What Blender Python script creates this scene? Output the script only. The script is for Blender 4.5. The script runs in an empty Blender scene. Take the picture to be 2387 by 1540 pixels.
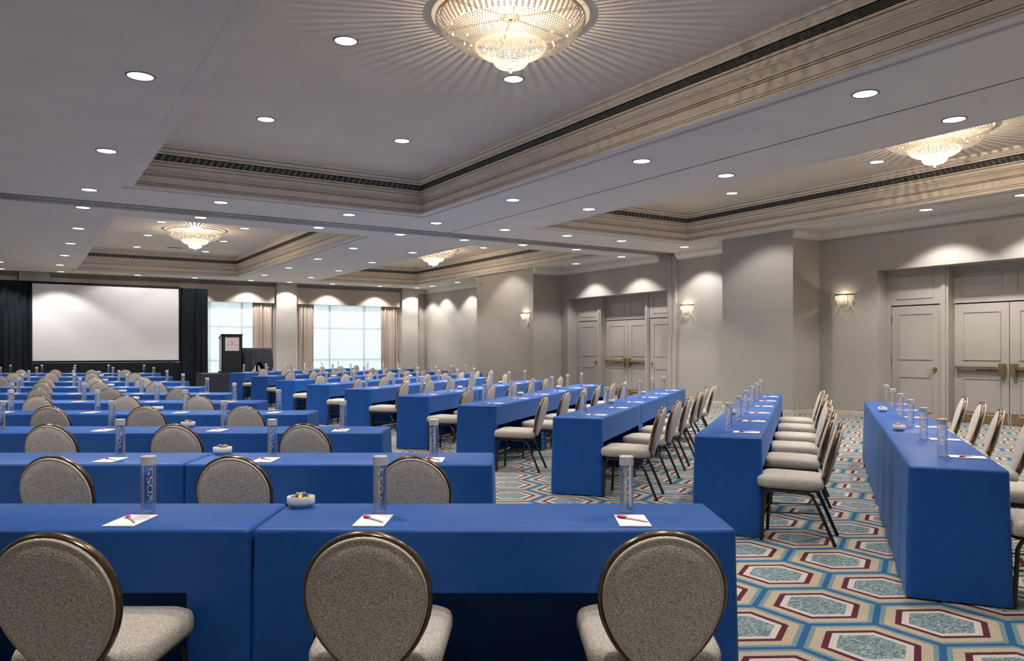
import bpy, bmesh, math, random
from mathutils import Vector, Matrix, noise
random.seed(7)
SC = bpy.context.scene
COL = SC.collection
PI = math.pi
# ------------------------------------------------------------------ camera
F_PX, H_PX, CX_PX = 1825.0, 814.0, 1193.5
YAW = math.radians(32.3)
CA, SA = math.cos(YAW), math.sin(YAW)
CAM_Z = 1.43
cam = bpy.data.cameras.new('camera'); camo = bpy.data.objects.new('camera', cam); COL.objects.link(camo)
camo.location = (0, 0, CAM_Z); camo.rotation_euler = (PI/2, 0, -YAW)
cam.sensor_width = 36.0; cam.lens = F_PX/2387*36.0
cam.shift_y = (H_PX-770.0)/2387.0
cam.clip_start = 0.05; cam.clip_end = 200
SC.camera = camo
# ------------------------------------------------------------------ world, exposure
world = bpy.data.worlds.new('World'); SC.world = world; world.use_nodes = True
bg = world.node_tree.nodes['Background']; bg.inputs[0].default_value = (0.86, 0.95, 1.0, 1); bg.inputs[1].default_value = 1.6
SC.view_settings.view_transform = 'Standard'; SC.view_settings.look = 'None'
SC.view_settings.gamma = 1.0; SC.view_settings.use_curve_mapping = False
SC.view_settings.exposure = 0.0
SC.cycles.use_denoising = True
SC.cycles.max_bounces = 7; SC.cycles.diffuse_bounces = 4; SC.cycles.transparent_max_bounces = 10
SC.cycles.use_adaptive_sampling = True; SC.cycles.adaptive_threshold = 0.1; SC.cycles.adaptive_min_samples = 16
SC.cycles.transmission_bounces = 5; SC.cycles.glossy_bounces = 3
SC.cycles.caustics_reflective = False; SC.cycles.caustics_refractive = False
SC.cycles.sample_clamp_indirect = 4.0
SC.cycles.use_light_tree = True
SC.cycles.debug_use_spatial_splits = True
SPOT_W = 140.0; SPOT_COL = (1.0, 0.955, 0.91)
CHAND_W = 72.0; CHAND_COL = (1.0, 0.83, 0.64)
SCONCE_W = 5.0

ZC = 4.05      # soffit
ZK = 4.77      # coffer pan
XW = 15.19     # right wall
YB = 31.25     # back wall

def cw(r, f):  # camera-aligned ground coords -> world
    return (r*CA + f*SA, -r*SA + f*CA)
def px_at_z(u, v, z):
    r = (u-CX_PX)/F_PX; up = (H_PX-v)/F_PX; t = (z-CAM_Z)/up
    return ((r*CA+SA)*t, (-r*SA+CA)*t)
def proj(x, y, z):
    r = x*CA - y*SA; f = x*SA + y*CA
    if f < 0.1: return (-9999, -9999, f)
    return (CX_PX+F_PX*r/f, H_PX-F_PX*(z-CAM_Z)/f, f)
def in_view(x, y, z, m=60):
    u, v, f = proj(x, y, z)
    return f > 0.3 and -m < u < 2387+m and -m < v < 1540+m

# ------------------------------------------------------------------ materials
def mat(name, col=(0.5, 0.5, 0.5), rough=0.6, metal=0.0, spec=0.5, sheen=0.0):
    m = bpy.data.materials.new(name); m.use_nodes = True
    p = m.node_tree.nodes['Principled BSDF']
    p.inputs['Base Color'].default_value = (*col, 1); p.inputs['Roughness'].default_value = rough
    p.inputs['Metallic'].default_value = metal; p.inputs['Specular IOR Level'].default_value = spec
    if sheen: p.inputs['Sheen Weight'].default_value = sheen
    return m
def N(m, t, **kw):
    n = m.node_tree.nodes.new(t)
    for k, v in kw.items(): setattr(n, k, v)
    return n
def L(m, a, b): m.node_tree.links.new(a, b)
def noisy(name, c1, c2, scale, rough=0.7, stretch=(1, 1, 1), detail=3, bump=0.0, metal=0.0, spec=0.5, lo=0.35, hi=0.65):
    m = mat(name, c1, rough, metal, spec); p = m.node_tree.nodes['Principled BSDF']
    tc = N(m, 'ShaderNodeTexCoord'); mp = N(m, 'ShaderNodeMapping'); mp.inputs['Scale'].default_value = stretch
    nz = N(m, 'ShaderNodeTexNoise'); nz.inputs['Scale'].default_value = scale; nz.inputs['Detail'].default_value = detail
    cr = N(m, 'ShaderNodeValToRGB'); cr.color_ramp.elements[0].position = lo; cr.color_ramp.elements[1].position = hi
    cr.color_ramp.elements[0].color = (*c1, 1); cr.color_ramp.elements[1].color = (*c2, 1)
    L(m, tc.outputs['Object'], mp.inputs[0]); L(m, mp.outputs[0], nz.inputs['Vector'])
    L(m, nz.outputs['Fac'], cr.inputs[0]); L(m, cr.outputs[0], p.inputs['Base Color'])
    if bump:
        b = N(m, 'ShaderNodeBump'); b.inputs['Strength'].default_value = bump; b.inputs['Distance'].default_value = 0.002
        L(m, nz.outputs['Fac'], b.inputs['Height']); L(m, b.outputs[0], p.inputs['Normal'])
    return m
def emit(name, col, s):
    m = bpy.data.materials.new(name); m.use_nodes = True; nt = m.node_tree
    nt.nodes.remove(nt.nodes['Principled BSDF'])
    e = nt.nodes.new('ShaderNodeEmission'); e.inputs[0].default_value = (*col, 1); e.inputs[1].default_value = s
    nt.links.new(e.outputs[0], nt.nodes['Material Output'].inputs[0])
    m.cycles.emission_sampling = 'NONE'
    return m

def hex_carpet():
    m = mat('carpet_hexagons', rough=0.95, spec=0.1); p = m.node_tree.nodes['Principled BSDF']
    tc = N(m, 'ShaderNodeTexCoord'); sep = N(m, 'ShaderNodeSeparateXYZ'); L(m, tc.outputs['Object'], sep.inputs[0])
    def M(op, a, b=None, c=None):
        n = N(m, 'ShaderNodeMath', operation=op)
        for i, x in enumerate((a, b, c)):
            if x is None: continue
            if isinstance(x, (int, float)): n.inputs[i].default_value = x
            else: L(m, x, n.inputs[i])
        return n.outputs[0]
    S = 0.61; RY = S*math.sqrt(3)
    x = M('SUBTRACT', sep.outputs[0], 3.78); y = M('SUBTRACT', sep.outputs[1], 2.79)
    def cell(ox, oy):
        xx = M('SUBTRACT', M('FLOORED_MODULO', M('ADD', x, ox+S/2), S), S/2)
        yy = M('SUBTRACT', M('FLOORED_MODULO', M('ADD', y, oy+RY/2), RY), RY/2)
        ax = M('ABSOLUTE', xx); ay = M('ABSOLUTE', yy)
        return M('MAXIMUM', ax, M('ADD', M('MULTIPLY', ax, 0.5), M('MULTIPLY', ay, 0.8660254)))
    d = M('MINIMUM', cell(0, 0), cell(S/2, RY/2))
    wob = N(m, 'ShaderNodeTexNoise'); wob.inputs['Scale'].default_value = 90; wob.inputs['Detail'].default_value = 1
    L(m, tc.outputs['Object'], wob.inputs['Vector'])
    d = M('ADD', d, M('MULTIPLY', M('SUBTRACT', wob.outputs['Fac'], 0.5), 0.006))
    dn = M('DIVIDE', d, 0.305)
    cr = N(m, 'ShaderNodeValToRGB'); cr.color_ramp.interpolation = 'CONSTANT'
    st = [(0.0, (0.5, 0.5, 0.5)), (0.49, (0.56, 0.50, 0.45)), (0.60, (0.10, 0.022, 0.035)), (0.70, (0.45, 0.37, 0.27)),
          (0.865, (0.17, 0.255, 0.28)), (0.945, (0.03, 0.11, 0.235))]
    e = cr.color_ramp.elements
    e[0].position = 0; e[0].color = (*st[0][1], 1); e[1].position = st[1][0]; e[1].color = (*st[1][1], 1)
    for pos, c in st[2:]:
        q = e.new(pos); q.color = (*c, 1)
    L(m, dn, cr.inputs[0])
    # streaky teal centre
    mp = N(m, 'ShaderNodeMapping'); mp.inputs['Rotation'].default_value = (0, 0, 0.9); mp.inputs['Scale'].default_value = (1.0, 3.2, 1)
    L(m, tc.outputs['Object'], mp.inputs[0])
    nz = N(m, 'ShaderNodeTexNoise'); nz.inputs['Scale'].default_value = 30; nz.inputs['Detail'].default_value = 3; nz.inputs['Distortion'].default_value = 1.2
    L(m, mp.outputs[0], nz.inputs['Vector'])
    c2 = N(m, 'ShaderNodeValToRGB'); c2.color_ramp.elements[0].position = 0.40; c2.color_ramp.elements[0].color = (0.07, 0.145, 0.195, 1)
    c2.color_ramp.elements[1].position = 0.62; c2.color_ramp.elements[1].color = (0.42, 0.42, 0.36, 1)
    q = c2.color_ramp.elements.new(0.5); q.color = (0.165, 0.245, 0.26, 1)
    L(m, nz.outputs['Fac'], c2.inputs[0])
    less = M('LESS_THAN', dn, 0.49)
    mx = N(m, 'ShaderNodeMix', data_type='RGBA'); L(m, less, mx.inputs['Factor']); L(m, cr.outputs[0], mx.inputs['A']); L(m, c2.outputs[0], mx.inputs['B'])
    # yarn variation
    yn = N(m, 'ShaderNodeTexNoise'); yn.inputs['Scale'].default_value = 240; yn.inputs['Detail'].default_value = 2
    mp2 = N(m, 'ShaderNodeMapping'); mp2.inputs['Scale'].default_value = (1, 0.3, 1); L(m, tc.outputs['Object'], mp2.inputs[0]); L(m, mp2.outputs[0], yn.inputs['Vector'])
    hs = N(m, 'ShaderNodeHueSaturation'); L(m, M('MULTIPLY_ADD', yn.outputs['Fac'], 0.9, 0.36), hs.inputs['Value']); L(m, mx.outputs['Result'], hs.inputs['Color'])
    L(m, hs.outputs[0], p.inputs['Base Color'])
    return m

def mix_shader(name, parts):
    """parts: list of (bsdf node type, dict) mixed equally by weights"""
    m = bpy.data.materials.new(name); m.use_nodes = True; nt = m.node_tree; nt.nodes.remove(nt.nodes['Principled BSDF'])
    prev = None; wsum = 0
    for (t, kw, w) in parts:
        n = nt.nodes.new(t)
        for k, v in kw.items(): n.inputs[k].default_value = v
        if prev is None: prev = n.outputs[0]; wsum = w
        else:
            mx = nt.nodes.new('ShaderNodeMixShader'); wsum += w; mx.inputs[0].default_value = w/wsum
            nt.links.new(prev, mx.inputs[1]); nt.links.new(n.outputs[0], mx.inputs[2]); prev = mx.outputs[0]
    nt.links.new(prev, nt.nodes['Material Output'].inputs[0])
    return m
def glass(name, tint=(1, 1, 1), ior=1.45, tr=0.35):
    """clear glass: refraction mixed with straight-through transmission so that it stays light"""
    m = bpy.data.materials.new(name); m.use_nodes = True; nt = m.node_tree; nt.nodes.remove(nt.nodes['Principled BSDF'])
    g = nt.nodes.new('ShaderNodeBsdfGlass'); g.inputs['IOR'].default_value = ior; g.inputs['Roughness'].default_value = 0.0; g.inputs['Color'].default_value = (*tint, 1)
    t = nt.nodes.new('ShaderNodeBsdfTransparent'); t.inputs[0].default_value = (*tint, 1)
    mx = nt.nodes.new('ShaderNodeMixShader'); mx.inputs[0].default_value = tr
    nt.links.new(g.outputs[0], mx.inputs[1]); nt.links.new(t.outputs[0], mx.inputs[2]); nt.links.new(mx.outputs[0], nt.nodes['Material Output'].inputs[0])
    return m

MT = {}
MT['soffit'] = noisy('soffit_paint', (0.655, 0.605, 0.555), (0.685, 0.635, 0.58), 1.5, 0.8)
MT['pan'] = noisy('coffer_paint', (0.66, 0.585, 0.50), (0.70, 0.62, 0.53), 1.2, 0.8)
MT['mould'] = noisy('moulding_paint', (0.74, 0.655, 0.555), (0.81, 0.72, 0.61), 3, 0.42)
MT['crown'] = noisy('crown_paint', (0.68, 0.63, 0.57), (0.73, 0.68, 0.62), 3, 0.5)
MT['wall'] = noisy('wall_covering', (0.352, 0.327, 0.298), (0.39, 0.36, 0.328), 60, 0.65, (1, 1, 0.25), 4, 0.15)
MT['door'] = noisy('door_paint', (0.385, 0.352, 0.322), (0.41, 0.375, 0.342), 2, 0.45)
MT['track'] = noisy('track_metal_and_shade', (0.17, 0.165, 0.165), (0.21, 0.20, 0.20), 4, 0.45)
MT['black'] = mat('black_gap', (0.008, 0.008, 0.008), 0.9)
MT['grille'] = noisy('grille_metal', (0.20, 0.205, 0.19), (0.26, 0.265, 0.25), 20, 0.5)
MT['carpet'] = hex_carpet()
MT['cloth'] = noisy('blue_cloth', (0.0035, 0.068, 0.292), (0.0055, 0.078, 0.325), 14, 0.5, (1, 1, 1), 3, 0.05, 0, 0.36)
for _k, _v in (('Sheen Weight', 0.12), ('Sheen Roughness', 0.4), ('Sheen Tint', (0.30, 0.58, 1.0, 1))): MT['cloth'].node_tree.nodes['Principled BSDF'].inputs[_k].default_value = _v
MT['board'] = noisy('table_board', (0.10, 0.09, 0.08), (0.14, 0.12, 0.10), 12, 0.6)
MT['fab_back'] = noisy('tweed_back', (0.30, 0.255, 0.215), (0.96, 0.88, 0.79), 270, 0.9, (0.7, 1, 1.5), 2, 0.35, 0, 0.15, 0.36, 0.66)
MT['fab_seat'] = noisy('tweed_seat', (0.27, 0.24, 0.205), (0.60, 0.545, 0.48), 220, 0.9, (1, 1, 1), 2, 0.35, 0, 0.15, 0.34, 0.66)
MT['piping'] = noisy('piping_cord', (0.45, 0.39, 0.31), (0.64, 0.56, 0.46), 300, 0.8)
MT['bronze'] = noisy('bronze_frame', (0.115, 0.075, 0.048), (0.17, 0.115, 0.075), 30, 0.25, (1, 1, 1), 3, 0, 0.75, 0.5)
MT['leg'] = noisy('dark_legs', (0.022, 0.020, 0.018), (0.04, 0.035, 0.03), 30, 0.35, (1, 1, 1), 3, 0, 0.4)
MT['capgrey'] = noisy('bottle_cap', (0.55, 0.55, 0.55), (0.60, 0.60, 0.60), 40, 0.35, (1, 1, 1), 2, 0, 0.1)
MT['water'] = glass('water_bottle_glass', (0.99, 0.995, 1.0), 1.33, 0.42)
MT['lettering'] = mat('white_print', (0.85, 0.86, 0.88), 0.5)
MT['paper'] = noisy('note_paper', (0.80, 0.79, 0.78), (0.86, 0.85, 0.84), 30, 0.8)
MT['pink'] = noisy('pink_plastic', (0.62, 0.03, 0.16), (0.70, 0.05, 0.20), 30, 0.4)
MT['penbody'] = noisy('pen_body', (0.55, 0.42, 0.45), (0.62, 0.50, 0.52), 40, 0.35)
MT['ceramic'] = noisy('white_ceramic', (0.84, 0.82, 0.79), (0.88, 0.86, 0.83), 10, 0.25)
CANDY = {'yellow': (0.75, 0.52, 0.06), 'orange': (0.75, 0.25, 0.04), 'blue': (0.10, 0.25, 0.60), 'red': (0.6, 0.06, 0.05), 'cream': (0.75, 0.66, 0.5), 'green': (0.25, 0.5, 0.12)}
for k, c in CANDY.items(): MT['candy_'+k] = noisy('candy_'+k, tuple(x*0.85 for x in c), c, 120, 0.3)
MT['crystal'] = mix_shader('crystal', [('ShaderNodeBsdfTranslucent', {'Color': (0.42, 0.40, 0.37, 1)}, 0.20), ('ShaderNodeBsdfDiffuse', {'Color': (0.8, 0.76, 0.7, 1)}, 0.08),
                                       ('ShaderNodeBsdfGlossy', {'Color': (1, 1, 1, 1), 'Roughness': 0.08}, 0.20), ('ShaderNodeBsdfTransparent', {'Color': (0.72, 0.70, 0.66, 1)}, 0.48)])
MT['sconcecrystal'] = mix_shader('sconce_crystal', [('ShaderNodeBsdfTranslucent', {'Color': (0.62, 0.59, 0.54, 1)}, 0.5), ('ShaderNodeBsdfDiffuse', {'Color': (0.7, 0.67, 0.62, 1)}, 0.2), ('ShaderNodeBsdfGlossy', {'Color': (1, 1, 1, 1), 'Roughness': 0.1}, 0.15), ('ShaderNodeBsdfTransparent', {'Color': (0.9, 0.9, 0.9, 1)}, 0.15)])
MT['rimcrystal'] = mix_shader('rim_crystal', [('ShaderNodeBsdfTranslucent', {'Color': (0.36, 0.345, 0.32, 1)}, 0.35), ('ShaderNodeBsdfDiffuse', {'Color': (0.5, 0.47, 0.43, 1)}, 0.2), ('ShaderNodeBsdfGlossy', {'Color': (1, 1, 1, 1), 'Roughness': 0.1}, 0.25), ('ShaderNodeBsdfTransparent', {'Color': (0.8, 0.8, 0.8, 1)}, 0.2)])
MT['brass'] = noisy('brass', (0.42, 0.29, 0.13), (0.52, 0.37, 0.19), 20, 0.3, (1, 1, 1), 3, 0, 0.9)
MT['antiglare'] = noisy('chandelier_antiglare_plate', (0.42, 0.37, 0.30), (0.48, 0.43, 0.35), 20, 0.5)
MT['plate'] = noisy('sconce_plate', (0.07, 0.05, 0.035), (0.11, 0.08, 0.06), 20, 0.4, (1, 1, 1), 3, 0, 0.5)
MT['bulb'] = emit('bulb_glow', (1.0, 0.90, 0.74), 30)
MT['lens'] = emit('downlight_lens', (0.98, 0.98, 1.0), 6)
MT['trimring'] = noisy('downlight_trim', (0.14, 0.135, 0.135), (0.18, 0.175, 0.175), 20, 0.5)
MT['screen'] = noisy('projection_screen', (0.66, 0.645, 0.645), (0.68, 0.665, 0.66), 3, 0.9)
MT['drape'] = noisy('black_drape', (0.006, 0.009, 0.013), (0.012, 0.016, 0.022), 40, 0.9, (1, 1, 0.2), 3, 0, 0, 0.2)
MT['skirt'] = noisy('navy_skirt', (0.022, 0.022, 0.035), (0.035, 0.035, 0.052), 40, 0.8, (1, 1, 0.2))
MT['lectern'] = noisy('lectern_black', (0.008, 0.009, 0.010), (0.014, 0.015, 0.016), 20, 0.4)
MT['acrylic'] = noisy('lectern_side', (0.60, 0.66, 0.66), (0.66, 0.72, 0.72), 3, 0.15)
MT['sign'] = noisy('sign_face', (0.56, 0.48, 0.50), (0.60, 0.52, 0.54), 10, 0.6)
MT['signink'] = mat('sign_ink', (0.20, 0.06, 0.12), 0.6)
MT['curtain'] = noisy('beige_curtain', (0.36, 0.30, 0.255), (0.42, 0.355, 0.30), 60, 0.85, (1, 1, 0.15))
MT['valance'] = noisy('valance_fabric', (0.36, 0.31, 0.265), (0.40, 0.345, 0.295), 60, 0.85)
MT['sheer'] = mix_shader('sheer_curtain', [('ShaderNodeBsdfTranslucent', {'Color': (0.92, 0.96, 0.96, 1)}, 0.5), ('ShaderNodeBsdfDiffuse', {'Color': (0.85, 0.88, 0.88, 1)}, 0.2), ('ShaderNodeBsdfTransparent', {'Color': (1, 1, 1, 1)}, 0.3)])
MT['pane'] = mix_shader('window_glass', [('ShaderNodeBsdfTransparent', {'Color': (0.95, 0.98, 0.98, 1)}, 0.93), ('ShaderNodeBsdfGlossy', {'Color': (1, 1, 1, 1), 'Roughness': 0.02}, 0.07)])
MT['frame'] = noisy('window_frame_paint', (0.42, 0.44, 0.44), (0.48, 0.50, 0.50), 10, 0.5)
MT['platform'] = noisy('platform_deck', (0.03, 0.03, 0.03), (0.05, 0.05, 0.05), 20, 0.8)
MT['base'] = noisy('baseboard_paint', (0.50, 0.44, 0.37), (0.56, 0.49, 0.42), 8, 0.6)

# ------------------------------------------------------------------ mesh builder
class MB:
    def __init__(s): s.v = []; s.f = []; s.mi = []
    def add(s, vs, fs, mi=0):
        o = len(s.v); s.v += [tuple(x) for x in vs]; s.f += [tuple(i+o for i in f) for f in fs]; s.mi += [mi]*len(fs)
    def box(s, a, b, mi=0, M=None):
        x0, y0, z0 = a; x1, y1, z1 = b
        vs = [(x0,y0,z0),(x1,y0,z0),(x1,y1,z0),(x0,y1,z0),(x0,y0,z1),(x1,y0,z1),(x1,y1,z1),(x0,y1,z1)]
        if M is not None: vs = [M @ Vector(q) for q in vs]
        s.add(vs, [(0,3,2,1),(4,5,6,7),(0,1,5,4),(1,2,6,5),(2,3,7,6),(3,0,4,7)], mi)
    def tube(s, pts, r, n=8, mi=0, closed=False, cap=True, rb=None):
        P = [Vector(p) for p in pts]; K = len(P); rings = []
        prev_u = None
        for i in range(K):
            if closed: t = (P[(i+1) % K]-P[i-1])
            else: t = P[min(i+1, K-1)]-P[max(i-1, 0)]
            t.normalize()
            u = prev_u if prev_u is not None else (Vector((0,0,1)) if abs(t.z) < 0.9 else Vector((0,1,0)))
            u = (u - t*u.dot(t)); u.normalize(); w = t.cross(u); prev_u = u
            ri = r[i] if isinstance(r, (list, tuple)) else r
            rbi = ri if rb is None else rb
            rings.append([P[i]+u*(rbi*math.cos(2*PI*k/n))+w*(ri*math.sin(2*PI*k/n)) for k in range(n)])
        vs = [q for R in rings for q in R]; fs = []
        for i in range(K if closed else K-1):
            j = (i+1) % K
            for k in range(n):
                fs.append((i*n+k, i*n+(k+1) % n, j*n+(k+1) % n, j*n+k))
        if cap and not closed:
            fs.append(tuple(range(n-1, -1, -1))); fs.append(tuple((K-1)*n+k for k in range(n)))
        s.add(vs, fs, mi)
    def lathe(s, prof, n=24, mi=0, c=(0,0,0)):
        vs = []; fs = []
        for (r, z) in prof:
            for k in range(n):
                a = 2*PI*k/n; vs.append((c[0]+r*math.cos(a), c[1]+r*math.sin(a), c[2]+z))
        for i in range(len(prof)-1):
            for k in range(n):
                fs.append((i*n+k, i*n+(k+1) % n, (i+1)*n+(k+1) % n, (i+1)*n+k))
        s.add(vs, fs, mi)
    def rings(s, rs, mi=0, cap0=True, cap1=True):
        n = len(rs[0]); vs = [q for R in rs for q in R]; fs = []
        for i in range(len(rs)-1):
            for k in range(n): fs.append((i*n+k, i*n+(k+1) % n, (i+1)*n+(k+1) % n, (i+1)*n+k))
        if cap0: fs.append(tuple(range(n-1, -1, -1)))
        if cap1: fs.append(tuple((len(rs)-1)*n+k for k in range(n)))
        s.add(vs, fs, mi)
    def mesh(s, name, mats, smooth=False, merge=True, auto=None):
        me = bpy.data.meshes.new(name); me.from_pydata(s.v, [], s.f)
        for i, p in enumerate(me.polygons): p.material_index = s.mi[i]
        for m in (mats if isinstance(mats, (list, tuple)) else [mats]): me.materials.append(m)
        bm = bmesh.new(); bm.from_mesh(me)
        if merge: bmesh.ops.remove_doubles(bm, verts=bm.verts, dist=1e-5)
        bmesh.ops.recalc_face_normals(bm, faces=bm.faces)
        if smooth:
            lim = math.radians(auto or 40)
            for f in bm.faces: f.smooth = True
            for e in bm.edges:
                if len(e.link_faces) == 2 and e.calc_face_angle(0) > lim: e.smooth = False
        bm.to_mesh(me); bm.free(); me.update()
        return me
    def obj(s, name, mats, parent=None, smooth=False, merge=True, auto=None):
        return link(name, s.mesh(name, mats, smooth, merge, auto), parent)
def link(name, data, parent=None):
    o = bpy.data.objects.new(name, data); COL.objects.link(o)
    if parent is not None: o.parent = parent
    return o
def tag(o, label=None, cat=None, group=None, kind=None):
    if label: o['label'] = label
    if cat: o['category'] = cat
    if group: o['group'] = group
    if kind: o['kind'] = kind
    return o
def thing(name, label, cat, loc=(0,0,0), rz=0.0, group=None):
    o = bpy.data.objects.new(name, None); COL.objects.link(o); o.empty_display_size = 0.1
    o.location = loc; o.rotation_euler = (0, 0, rz)
    return tag(o, label, cat, group)
def dup(root, loc, rz, label, group=None):
    r = root.copy(); COL.objects.link(r); r.location = loc; r.rotation_euler = (0, 0, rz); r['label'] = label
    if group: r['group'] = group
    for ch in root.children:
        c = ch.copy(); COL.objects.link(c); c.parent = r
        for g in ch.children:
            d = g.copy(); COL.objects.link(d); d.parent = c
    return r
def rrect(hx, hy, rad, n=4, z=0.0, ox=0, oy=0):
    pts = []
    for cx, cy, a0 in ((hx-rad, hy-rad, 0), (-hx+rad, hy-rad, PI/2), (-hx+rad, -hy+rad, PI), (hx-rad, -hy+rad, 1.5*PI)):
        for k in range(n+1):
            a = a0+PI/2*k/n; pts.append((ox+cx+rad*math.cos(a), oy+cy+rad*math.sin(a), z))
    return pts
def sweep(name, path, prof, m, parent=None, closed=False):
    """prof: (out, z); 'out' is to the LEFT of the travel direction"""
    mb = MB(); P = [Vector((p[0], p[1])) for p in path]; K = len(P); rs = []
    for i in range(K):
        a = (P[i]-P[i-1]).normalized() if (i > 0 or closed) else None
        b = (P[(i+1) % K]-P[i]).normalized() if (i < K-1 or closed) else None
        if a is None: a = b
        if b is None: b = a
        na = Vector((-a.y, a.x)); nb = Vector((-b.y, b.x)); mt = (na+nb); mt /= max(1e-6, mt.dot(na))
        rs.append([(P[i].x+mt.x*o, P[i].y+mt.y*o, z) for (o, z) in prof])
    n = len(prof); fs = []; vs = [q for R in rs for q in R]
    for i in range(K if closed else K-1):
        j = (i+1) % K
        for k in range(n-1): fs.append((i*n+k, i*n+k+1, j*n+k+1, j*n+k))
    if not closed: fs.append(tuple(range(n))); fs.append(tuple((K-1)*n+k for k in range(n)))
    mb.add(vs, fs)
    return mb.obj(name, m, parent, merge=False)
ORD = ['first', 'second', 'third', 'fourth', 'fifth', 'sixth', 'seventh', 'eighth', 'ninth', 'tenth', 'eleventh', 'twelfth']

# ------------------------------------------------------------------ the setting
X0, Y0 = -4.0, -3.6
mb = MB(); mb.box((X0-0.3, Y0-0.3, -0.1), (XW+1.2, YB+0.5, 0.0)); fl = mb.obj('floor', MT['carpet']); tag(fl, 'patterned carpet of blue, tan and maroon hexagons', kind='structure')
COFFERS = [(1.43, -0.9, 6.86, 14.12), (9.46, -0.9, 14.10, 14.14), (1.50, 17.10, 6.92, 29.62), (9.57, 17.06, 14.10, 29.62)]
CNAMES = ['nearest coffer overhead', 'right-hand coffer by the doors', 'far left coffer before the screen', 'far right coffer before the window']
SEAM_X, SEAM_W = 8.21, 0.03
xs = sorted(set([X0, XW+0.05, SEAM_X-SEAM_W/2, SEAM_X+SEAM_W/2] + [c[0] for c in COFFERS] + [c[2] for c in COFFERS]))
ys = sorted(set([Y0, YB, 15.65, 16.28] + [c[1] for c in COFFERS] + [c[3] for c in COFFERS]))
mb = MB()
for i in range(len(xs)-1):
    for j in range(len(ys)-1):
        cx, cy = (xs[i]+xs[i+1])/2, (ys[j]+ys[j+1])/2
        if any(c[0] < cx < c[2] and c[1] < cy < c[3] for c in COFFERS): continue
        if abs(cx-SEAM_X) < SEAM_W/2 and cy < 15.65: continue
        mb.box((xs[i], ys[j], ZC), (xs[i+1], ys[j+1], ZC+0.05))
tag(mb.obj('ceiling', MT['soffit'], merge=False), 'smooth pale grey soffit ceiling around the coffers', kind='structure')
mb = MB(); mb.box((SEAM_X-SEAM_W/2+0.0005, Y0, ZC+0.004), (SEAM_X+SEAM_W/2-0.0005, 15.65, ZC+0.05)); tag(mb.obj('trim_1', MT['black']), 'thin black partition seam running along the soffit', kind='structure')
mb = MB(); mb.box((X0-0.3, Y0-0.3, 5.1), (XW+1.2, YB+0.5, 5.2)); tag(mb.obj('ceiling_light_blocker', MT['soffit']), 'unseen added slab blocking sky light above the coffers', kind='structure')  # unseen cover added to keep world light out of the room
# folding partition track
tr = thing('trim_2', 'dark grey folding partition track across the ceiling', None, (0, 0, 0)); tag(tr, kind='structure')
del_cat = tr.pop('category', None)
x = X0; k = 0
while x < XW-0.1:
    x1 = min(x+1.9, XW); mb = MB(); mb.box((x+0.004, 15.65, ZC-0.012), (x1-0.004, 16.24, ZC)); mb.box((x+0.004, 15.93, ZC-0.014), (x1-0.004, 15.95, ZC-0.012), 1)
    mb.obj('track_panel', [MT['track'], MT['black']], tr); x = x1
# coffers
LEDGE = 0.165; KH = 0.72/0.80
PROF_LOW = [(-0.012, 0.0), (0.0, -0.006), (0.012, 0.0), (0.016, 0.022), (LEDGE, 0.022), (LEDGE, 0.045)]
PROF_M = [(0.0, 0.05), (-0.012, 0.052), (-0.012, 0.075), (-0.06, 0.078), (-0.06, 0.086), (-0.025, 0.090), (-0.025, 0.112), (-0.075, 0.116), (-0.075, 0.124), (-0.040, 0.128), (-0.052, 0.255),
          (-0.09, 0.258), (-0.09, 0.266), (-0.045, 0.268), (-0.045, 0.280), (-0.085, 0.283), (-0.085, 0.290), (-0.03, 0.293), (-0.03, 0.306)] + \
         [(-0.085+0.075*(1-math.cos(q*PI/12)), 0.31+0.095*math.sin(q*PI/12)) for q in range(0, 7)] + \
         [(0.015, 0.408), (0.015, 0.425), (-0.035, 0.43), (-0.035, 0.438), (-0.005, 0.44), (-0.012, 0.50), (-0.05, 0.503), (-0.05, 0.510), (0.0, 0.513), (0.012, 0.52), (0.012, 0.535), (0.0, 0.54)]
PROF_SLOT = [(0.0, 0.54), (-0.10, 0.54), (-0.10, 0.655), (0.0, 0.655)]
PROF_UP = [(0.0, 0.655), (0.02, 0.658), (0.02, 0.685), (-0.03, 0.688), (-0.03, 0.697), (0.0, 0.70), (0.005, 0.715), (0.03, 0.735), (0.06, 0.742), (0.06, 0.752), (0.02, 0.757), (0.02, 0.766), (0.05, 0.769), (0.06, 0.79), (0.075, 0.793), (0.075, 0.80)]
PROF_M, PROF_SLOT, PROF_UP = [[(o+LEDGE, h*KH) for o, h in q] for q in (PROF_M, PROF_SLOT, PROF_UP)]
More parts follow.
